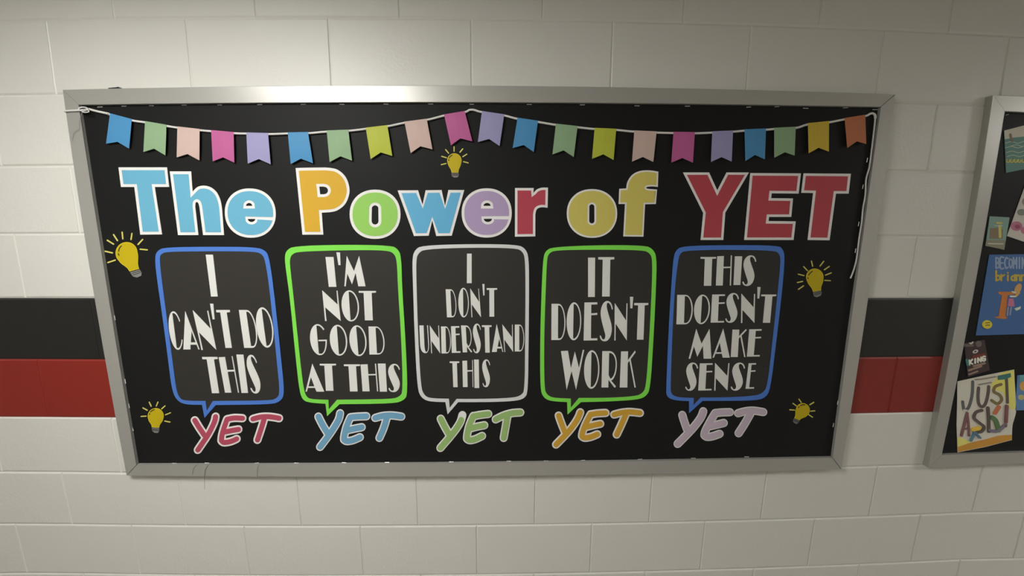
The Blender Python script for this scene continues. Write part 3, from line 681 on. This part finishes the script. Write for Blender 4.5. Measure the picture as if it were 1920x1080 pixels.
for og, s, c, R, nl, nr, bl, br, rays, marks, lab in BULBS:
    r = root('paper_light_bulb', P(og[0]+c[0]/s, og[1]+bl[1]/s, YL), lab, 'light bulb cutout', 'paper light bulbs on the board')
    # glass: a circle that runs into the neck along smooth curves
    ax = ((nl[0]+nr[0])/2-c[0], (nl[1]+nr[1])/2-c[1]); am = math.hypot(*ax); ax = (ax[0]/am, ax[1]/am); a0 = math.atan2(ax[1], ax[0])
    circ = [(c[0]+R*math.cos(a0+a), c[1]+R*math.sin(a0+a)) for a in [math.radians(68+(292-68)*k/26) for k in range(27)]]
    # first circle point is on the left (seen along the axis) side
    def side(p, q):     # curve from circle end p to neck q
        d = math.hypot(q[0]-p[0], q[1]-p[1])
        k1 = (p[0]+ax[0]*d*.25+(q[0]-p[0])*.12, p[1]+ax[1]*d*.25+(q[1]-p[1])*.12); k2 = (q[0]-ax[0]*d*.42, q[1]-ax[1]*d*.42)
        return bez(p, k1, k2, q, 7)[1:]
    last, first = circ[-1], circ[0]
    q_last = nr if (last[0]-nr[0])**2+(last[1]-nr[1])**2 < (last[0]-nl[0])**2+(last[1]-nl[1])**2 else nl
    q_first = nl if q_last is nr else nr
    body = circ+side(last, q_last)+side(first, q_first)[::-1]
    bodyp = g(body, og, s)
    plate('bulb_rim', [(bodyp, [])], YL-0.0008, YL, RIM, r)['label'] = 'pale yellow edge'
    plate('bulb_glass', [(offset(bodyp, 1.1 if s < 10 else .9), [])], YL-0.0012, YL-0.0007, GLASS, r)
    lerp = lambda a, b, t: (a[0]+(b[0]-a[0])*t, a[1]+(b[1]-a[1])*t)
    bs = [lerp(nl, bl, .12), lerp(nr, br, .12), lerp(nr, br, .7), lerp(lerp(bl, br, .8), lerp(nl, nr, .8), -.12), lerp(lerp(bl, br, .3), lerp(nl, nr, .3), -.14), lerp(nl, bl, .8)]
    cap = plate('screw_base', [(g(bs, og, s), [])], YL-0.0010, YL, BASE, r); cap['label'] = 'grey screw base'
    for t in (.36, .62):
        A1, B1 = lerp(lerp(nl, bl, t), lerp(nr, br, t), .08), lerp(lerp(nl, bl, t), lerp(nr, br, t), .92)
        plate('thread_line', [(stroke(g([A1, B1], og, s), .55), [])], YL-0.0012, YL-0.0009, INK, cap)
    for mk_ in marks:
        plate('shine_mark', [(stroke(g(list(mk_), og, s), .85), [])], YL-0.0015, YL-0.0011, INK, r)['label'] = 'black curved shine mark'
    for a, b in rays:
        plate('ray', [(stroke(g([a, b], og, s), 1.25 if s < 10 else 1.0), [])], YL-0.0008, YL, RAYM, r)['label'] = 'pale yellow ray'

# ------------------------------------------------------------------ small things on the frame
HAIR = mat('dark_thread', (0.03, 0.028, 0.025), 0.7)
for pts, lab in (([(391,871.7),(387,877),(384.8,883),(383.8,892),(383.6,905),(383.7,917)], 'longest dark thread hanging over the lower frame, the middle of three'),
                 ([(369,871.7),(364.5,876),(362,882),(361,890)], 'short curled dark thread on the lower frame, left of the longest'),
                 ([(486,871.5),(483.5,877),(482.3,885),(482,895)], 'faint dark thread on the lower frame, right of the longest')):
    q = [P(x, y, YF1-0.0012) for x, y in catmull(pts, False, 4)]
    q[0] = q[0] + Vector((0, 0.006, 0))
    o = mk('thread', *tube(q, 0.0005 if 'faint' not in lab and 'short' not in lab else 0.00035, 4), HAIR); tag(o, lab, 'thread', 'threads on the lower frame')
a = P(212, 164.6, -0.016)
V = [(a.x-0.016, -0.014, a.z-0.003), (a.x+0.016, -0.014, a.z-0.003), (a.x+0.013, -0.014, a.z+0.0035), (a.x+0.006, -0.014, a.z+0.0022), (a.x-0.016, -0.014, a.z+0.0002)]
V2 = [(x, -0.001, z) for x, y, z in V]
o = mk('hook', V+V2, [(0,1,2,3,4),(9,8,7,6,5)]+[(i, i+5, (i+1) % 5+5, (i+1) % 5) for i in range(5)], mat('black_plastic', (0.02, 0.02, 0.02), 0.4)); tag(o, 'small black hook behind the top left corner of the big frame', 'hook')

# ------------------------------------------------------------------ the second board, cut by the right edge of the picture
board2 = root('bulletin_board', P(1900, 866, -0.01), 'black bulletin board at the right edge with book posters on it', 'bulletin board')
c2T, c2B = (1863, 178.5), (1741, 877); i2T, i2B = (1884, 209), (1766, 852.5)
def pix(v):
    """the photo pixel of a world point"""
    d = v-Vector((CX, CY, CZ)); w = d.dot(CF); return (960+FPX*d.dot(CR)/w, 540-FPX*d.dot(CU)/w)
XE = P(*c2T, -0.020).x + 1.2192                                  # right edge: a four-foot board
def far(p, x, y=-0.020): return pix(Vector((x, y, P(*p, y).z)))
def ext(p, q, x): t = (x-p[0])/(q[0]-p[0]); return (x, p[1]+(q[1]-p[1])*t)
o2L = smooth_line([c2T, (1840, 340), (1801, 556), (1781.7, 665), (1771, 720), (1760, 775), c2B], 1)
i2L = smooth_line([i2T, (1863, 340), (1827.5, 540), (1803, 665), (1794, 720), (1783, 770), i2B], 1)
fr = 0.045
zt, zb = (1920, 180.5), (1920, 869.5); jt, jb = (1920, 211), (1920, 847.5)
eTR, eBR, eTRi, eBRi = far(zt, XE), far(zb, XE), far(jt, XE-fr), far(jb, XE-fr)
o2T = [c2T, zt, far(zt, XE-0.6), eTR]; i2T_ = [i2T, jt, far(jt, XE-0.6), eTRi]
o2B = [c2B, zb, far(zb, XE-0.6), eBR]; i2B_ = [i2B, jb, far(jb, XE-0.6), eBRi]
rail(shrink(o2T), shrink(i2T_), -0.020, YP1, board2); rail(shrink(o2B), shrink(i2B_), -0.020, YP1, board2); rail(o2L, i2L, -0.020, YP1, board2)
mid = lambda a, b: ((a[0]+b[0])/2, (a[1]+b[1])/2)
o2R = [eTR, mid(eTR, eBR), eBR]; i2R = [eTRi, mid(eTRi, eBRi), eBRi]
rail(o2R, i2R, -0.020, YP1, board2)
lp = offset([i2T, jt, eTRi, eBRi, jb, i2B]+i2L[::-1][1:-1], -8)
plate('backing_paper', [(lp, [])], YP1, -0.0005, BLACKPAPER, board2)['label'] = 'black paper covering'
A, B = P(1886, 216, YP1-0.0007), P(1891, 214, YP1-0.0007)
mk('staple', *tube([Vector((A.x, YP1+0.001, A.z)), A, B, Vector((B.x, YP1+0.001, B.z))], 0.0007, 4), STEEL, board2)

YQ = YP1-0.0006
def poster(name, quad, label, base, parts, cat='poster', bend=0.0012):
    r = root(name, P(sum(p[0] for p in quad)/len(quad), max(p[1] for p in quad), YQ), label, cat, 'posters on the right-hand board')
    plate('sheet', [(quad, [])], YQ-bend, YQ, base, r)
    k = 0
    for pn, polys, m, lb in parts:
        k += 1
        o = plate(pn, polys, YQ-bend-0.00025*k, YQ-bend+0.0001, m, r, step=0.00003)
        if lb: o['label'] = lb
    return r
def cm(n, r, g_, b, w=126): return card('print_'+n, r, g_, b, w)
E1 = lambda l: [(1860+x/6.75, 190+y/6.75) for x, y in l]
# teal cover
wav = [(stroke(E1([(170+a, 590+b), (250+a, 570+b), (330+a, 590+b), (420+a, 565+b), (520+a, 575+b)]), .7), []) for a, b in ((0,0),(10,60),(0,-60),(20,110),(60,-20))]
poster('book_poster', [(1883,244.8),(1960,225),(1967,308),(1886.7,324)], 'teal and cream tilted cover at the top of the right-hand board', cm('teal', 62, 92, 84), [
  ('sky_strip', [([(1883,244.8),(1960,225),(1961.5,244),(1920,256),(1900,258),(1884,261)], [])], cm('cream', 138, 134, 120), 'cream sky'),
  ('wave_lines', wav, cm('pale_teal', 118, 128, 112), 'pale wave lines'),
  ('lettering', [(stroke(E1([(195+i*48, 735), (190+i*48, 765), (215+i*48, 770), (225+i*48, 740)]), 1.0), []) for i in range(8)], cm('yellow_text', 135, 130, 68), 'yellow lettering band'),
  ('figure', [(stroke(E1([(235,420),(240,450)]), 2.2), []), (stroke(E1([(250,470),(262,500)]), 2.0), [])], cm('brown', 88, 72, 62), 'small brown figure'),
])
E2 = lambda l: [(1830+x/7.71, 340+y/7.71) for x, y in l]
poster('book_poster', [(1856,405.5),(1893,407.5),(1883,468.4),(1848,461)], 'smallest teal card with a yellow and brown picture, left of the pink flowered sheet', cm('dull_teal', 88, 110, 100), [
  ('ground_strip', [(E2([(150,850),(425,850),(410,985),(140,935)]), [])], cm('grey_band', 98, 94, 78), 'grey lower band'),
  ('picture', [(E2([(205,680),(320,670),(390,700),(385,830),(200,830)]), [])], cm('brown_shape', 92, 80, 62), 'brown picture'),
  ('picture_detail', [(stroke(E2([(300,600),(370,605)]), 1.8), []), (stroke(E2([(345,650),(350,800)]), 2.6), [])], cm('olive_yellow', 140, 134, 70), 'yellow details'),
  ('title_lines', [(stroke(E2([(180,900),(390,905)]), 1.2), []), (stroke(E2([(270,640),(380,640)]), .9), [])], cm('pale_line', 138, 134, 118), 'pale title lines'),
])
poster('book_poster', [(1936,310),(1888.4,442.5),(1925,455),(1968,470),(2005,335)], 'slanted pale sheet with pink flowers, cut by the right edge of the picture', cm('paper_white', 140, 135, 126), [
  ('flower', [(ell(1906,424,11,9,0,18,2), []), (ell(1926,432,12,8,0,18,2), [])], cm('pink', 128, 76, 92), 'pink flowers'),
  ('flower_centre', [(ell(1908,425,5,4,0,12,2), []), (ell(1925,430,4,4,0,12,2), [])], cm('dark_pink', 104, 48, 66), None),
  ('leaf', [(ell(1916,398,8,6,0,14,2), []), (ell(1926,378,9,8,0,14,2), [])], cm('grey_leaf', 92, 94, 84), 'grey leaves'),
])
# blue poster with a lectern
E3 = lambda l: [(1820+x/6.35, 470+y/6.35) for x, y in l]
def seg_text(word, x0, y0, w, h, adv, r, sl=0.0):
    """plain stroke lettering: word in capitals or small letters, photo pixels"""
    F_ = {'B': [[(0,0),(0,1)],[(0,0),(.8,.1),(.8,.4),(0,.5)],[(0,.5),(.9,.6),(.9,.9),(0,1)]], 'E': [[(1,0),(0,0),(0,1),(1,1)],[(0,.5),(.8,.5)]], 'C': [[(1,.1),(.4,0),(0,.5),(.4,1),(1,.9)]],
          'O': [[(.5,0),(0,.5),(.5,1),(1,.5),(.5,0)]], 'M': [[(0,1),(0,0)],[(0,0),(.5,.6)],[(.5,.6),(1,0)],[(1,0),(1,1)]], 'I': [[(.5,0),(.5,1)]], 'N': [[(0,1),(0,0)],[(0,0),(1,1)],[(1,1),(1,0)]],
          'G': [[(1,.1),(.4,0),(0,.5),(.4,1),(1,.9),(1,.55)],[(1,.55),(.6,.55)]], 'K': [[(0,0),(0,1)],[(.95,0),(.1,.5)],[(.1,.5),(1,1)]],
          'b': [[(0,0),(0,1)],[(0,.55),(.8,.5),(.9,.85),(0,1)]], 'r': [[(0,.4),(0,1)],[(0,.6),(.8,.42)]], 'i': [[(.4,.45),(.4,1)],[(.4,.18),(.4,.2)]], 'a': [[(.9,.42),(.9,1)],[(.9,.5),(.1,.6),(.1,.95),(.9,.95)]],
          'n': [[(0,.42),(0,1)],[(0,.55),(.8,.45),(.9,1)]]}
    o = []
    for i, ch in enumerate(word):
        for s_ in F_[ch]:
            pp = [(x0+i*adv+p[0]*w, y0+p[1]*h+(i*adv+p[0]*w)*sl) for p in s_]
            o.append((stroke(pp, r, 3), []))
    return o
poster('book_poster', [(1855.4,477.6),(1958,476),(1954,625.5),(1829.8,629)], 'blue poster with an orange lectern and a child, headed BECOMING', cm('blue_cover', 46, 72, 108), [
  ('title_lettering', seg_text('BECOMING', 1867.5, 483, 6, 20, 8.2, 1.5), cm('steel_text', 100, 112, 130), 'grey-blue word BECOMING'),
  ('name_lettering', seg_text('briann', 1868, 508, 7, 18, 9.5, 1.7), cm('gold_text', 134, 118, 48), 'yellow lower-case lettering'),
  ('lectern', [(E3([(330,490),(540,490),(535,520),(440,530),(415,780),(440,800),(400,815),(300,800),(290,790),(335,780),(375,530),(335,515)]), [])], cm('orange_wood', 142, 84, 38), 'orange lectern'),
  ('child_dress', [(E3([(455,570),(510,570),(525,665),(440,660)]), [])], cm('pink_dress', 138, 82, 102), 'pink dress'),
  ('child_head', [(ell(1820+565/6.35, 470+455/6.35, 6, 10, -.3, 18, 2), []), (stroke(E3([(540,540),(575,500)]), 2.2), [])], cm('tan', 148, 112, 66), 'head with brown hair'),
  ('child_collar', [(stroke(E3([(480,545),(530,545)]), 1.5), []), (stroke(E3([(500,490),(530,500)]), 1.5), [])], cm('off_white', 150, 156, 140), 'white collar'),
  ('child_legs', [(stroke(E3([(450,675),(440,775)]), 1.1), []), (stroke(E3([(485,675),(470,765)]), 1.1), [])], cm('stocking', 104, 108, 124), 'grey stockings'),
  ('loose_page', [(E3([(525,690),(600,665),(590,695),(545,715)]), [])], cm('off_white', 150, 156, 140), 'white loose page'),
  ('badge', [(ell(1820+200/6.35, 470+880/6.35, 9, 8, 0, 20, 2), [])], cm('badge_yellow', 150, 138, 44), 'round yellow badge'),
  ('badge_lines', [(stroke(E3([(180,862),(225,855)]), .8), []), (stroke(E3([(180,890),(225,885)]), .8), [])], cm('badge_brown', 84, 60, 24), None),
])
# dark card reading KING
E4 = lambda l: [(1790+x/12, 620+y/12) for x, y in l]
poster('book_poster', [(1808,644),(1846,637),(1856,694),(1815,707)], 'small dark red-brown card with the word KING', cm('dark_brown', 46, 36, 36), [
  ('upper_shapes', [(stroke(E4([(230,330),(400,330)]), 2.5), []), (ell(1790+540/12, 620+300/12, 6, 6, 0, 14, 2), [])], cm('grey_brown', 74, 66, 62), 'grey shapes'),
  ('bird', [(E4([(315,275),(370,270),(415,240),(425,275),(370,310)]), [])], cm('pale_grey', 140, 136, 128), 'pale bird shape'),
  ('ring', [(ell(1790+470/12, 620+470/12, 4.8, 3.6, -.5, 18, 2), [ell(1790+470/12, 620+470/12, 2.4, 1.7, -.5, 12, 2)])], cm('pale_grey', 140, 136, 128), 'pale ring'),
  ('red_band', [(E4([(410,560),(690,500),(700,590),(400,640)]), [])], cm('brick_red', 84, 42, 32), 'red band'),
  ('title_lettering', seg_text('KING', 1818, 675.5, 5.8, 8.5, 7.9, 1.35, -.27), cm('ivory_text', 164, 160, 148), 'white word KING'),
  ('teal_mark', [(stroke(E4([(275,660),(300,770)]), 2.2), [])], cm('teal_mark', 46, 84, 80), 'teal mark'),
  ('lower_lines', [(stroke(E4([(430,800),(680,735)]), 1.7), []), (stroke(E4([(320,895),(600,800)]), 1.7), []), (stroke(E4([(330,985),(520,915)]), 1.3), [])], cm('dusty_rose', 108, 90, 78), 'dusty lower lines'),
])
# JUST ASK!
E5 = lambda l: [(1780+x/6, 680+y/6) for x, y in l]
sheet = E5([(92,212),(400,145),(730,78),(735,200)])+E5(catmull([(735,200),(748,400),(752,540),(735,620),(712,700),(706,790),(705,870)], False, 3)[1:])+E5([(400,950),(95,1010),(84,700),(92,400)])
S5 = lambda pts, r: (stroke(E5(pts), r), [])
poster('book_poster', sheet, 'white poster reading JUST ASK! over an orange-brown ground', cm('poster_white', 148, 144, 132), [
  ('sun_patch', [(E5([(590,110),(725,82),(738,300),(745,520),(690,530),(600,330),(480,300),(470,240)]), [])], cm('pale_yellow', 158, 152, 78), 'pale yellow patch'),
  ('ground', [(E5([(97,1005),(95,950),(240,900),(420,860),(560,820),(704,812),(704,866),(400,945)]), [])], cm('ochre', 142, 102, 40), 'ochre ground'),
  ('lower_patch', [(E5([(92,840),(150,850),(240,895),(100,948)]), [])], cm('pale_yellow', 158, 152, 78), 'pale yellow grass'),
  ('letter_j', [S5([(265,215),(262,330),(245,430),(215,510),(170,535),(152,440)], 2.6)], cm('slate', 66, 66, 68), 'dark letter J'),
  ('letter_u', [S5([(332,285),(325,380),(335,465),(372,497),(412,455),(440,340),(445,270)], 2.7)], cm('umber', 66, 58, 54), 'dark letter U'),
  ('letter_s', [S5([(585,245),(520,270),(505,325),(570,365),(592,420),(545,462),(480,425)], 2.5)], cm('bronze', 88, 76, 48), 'brown letter S'),
  ('letter_t', [S5([(645,170),(652,300),(658,450)], 2.2)], cm('umber', 66, 58, 54), 'dark letter T'),
  ('signboard', [(E5([(552,150),(690,120),(695,160),(640,185),(555,195)]), [])], cm('deep_teal', 42, 80, 78), 'teal signboard'),
  ('letter_a', [S5([(205,570),(175,690),(140,820)], 2.4), S5([(205,570),(220,700),(225,820)], 1.9), S5([(165,750),(222,742)], 1.4)], cm('maroon', 88, 60, 60), 'maroon letter A'),
  ('letter_s', [S5([(372,537),(305,560),(285,625),(345,680),(395,725),(370,775),(310,785)], 2.5)], cm('umber', 66, 58, 54), 'dark letter S'),
  ('letter_k', [S5([(440,510),(448,640),(450,775)], 2.6)], cm('umber', 66, 58, 54), 'dark letter K stem'),
  ('reader_clothes', [S5([(490,620),(530,660),(560,760)], 4.0)], cm('leaf_green', 62, 84, 52), 'green clothes'),
  ('reader_arm', [S5([(565,500),(520,570)], 3.0)], cm('rust', 140, 80, 56), 'rust arm'),
  ('reader_seat', [S5([(455,760),(520,775),(580,750),(640,700)], 2.6)], cm('plum_grey', 86, 80, 90), 'grey-purple seat'),
  ('exclamation_mark', [S5([(655,490),(650,580),(645,670)], 2.4), S5([(634,712),(638,716)], 2.2)], cm('maroon', 88, 60, 60), 'maroon exclamation mark'),
  ('runner_shirt', [S5([(275,755),(340,740)], 3.4)], cm('mustard', 158, 130, 48), 'mustard shirt'),
  ('runner_legs', [S5([(285,785),(275,830),(250,880)], 1.7), S5([(300,790),(330,825),(352,848)], 1.7)], cm('denim', 62, 86, 98), 'blue trouser legs'),
  ('small_print', [S5([(300,195),(420,180),(535,160)], .5), S5([(340,250),(480,225)], .45)], cm('faint_print', 100, 92, 84), 'dark small print'),
])
poster('book_poster', [(1908,704),(1965,699),(1965,768),(1904,769.5)], 'blue picture with orange and yellow blobs beside the JUST ASK! poster', cm('mid_blue', 66, 92, 124), [
  ('orange_shape', [(ell(1919,724,7,9,0,16,2), [])], cm('orange_shape', 150, 112, 50), 'orange blob'),
  ('yellow_shape', [(ell(1915,745,6,5,0,16,2), [])], cm('tan_shape', 132, 122, 84), 'tan blob'),
  ('sky_strip', [([(1912,704),(1965,700),(1965,710),(1911,715)], [])], cm('cyan_strip', 70, 112, 112), 'greenish strip'),
])
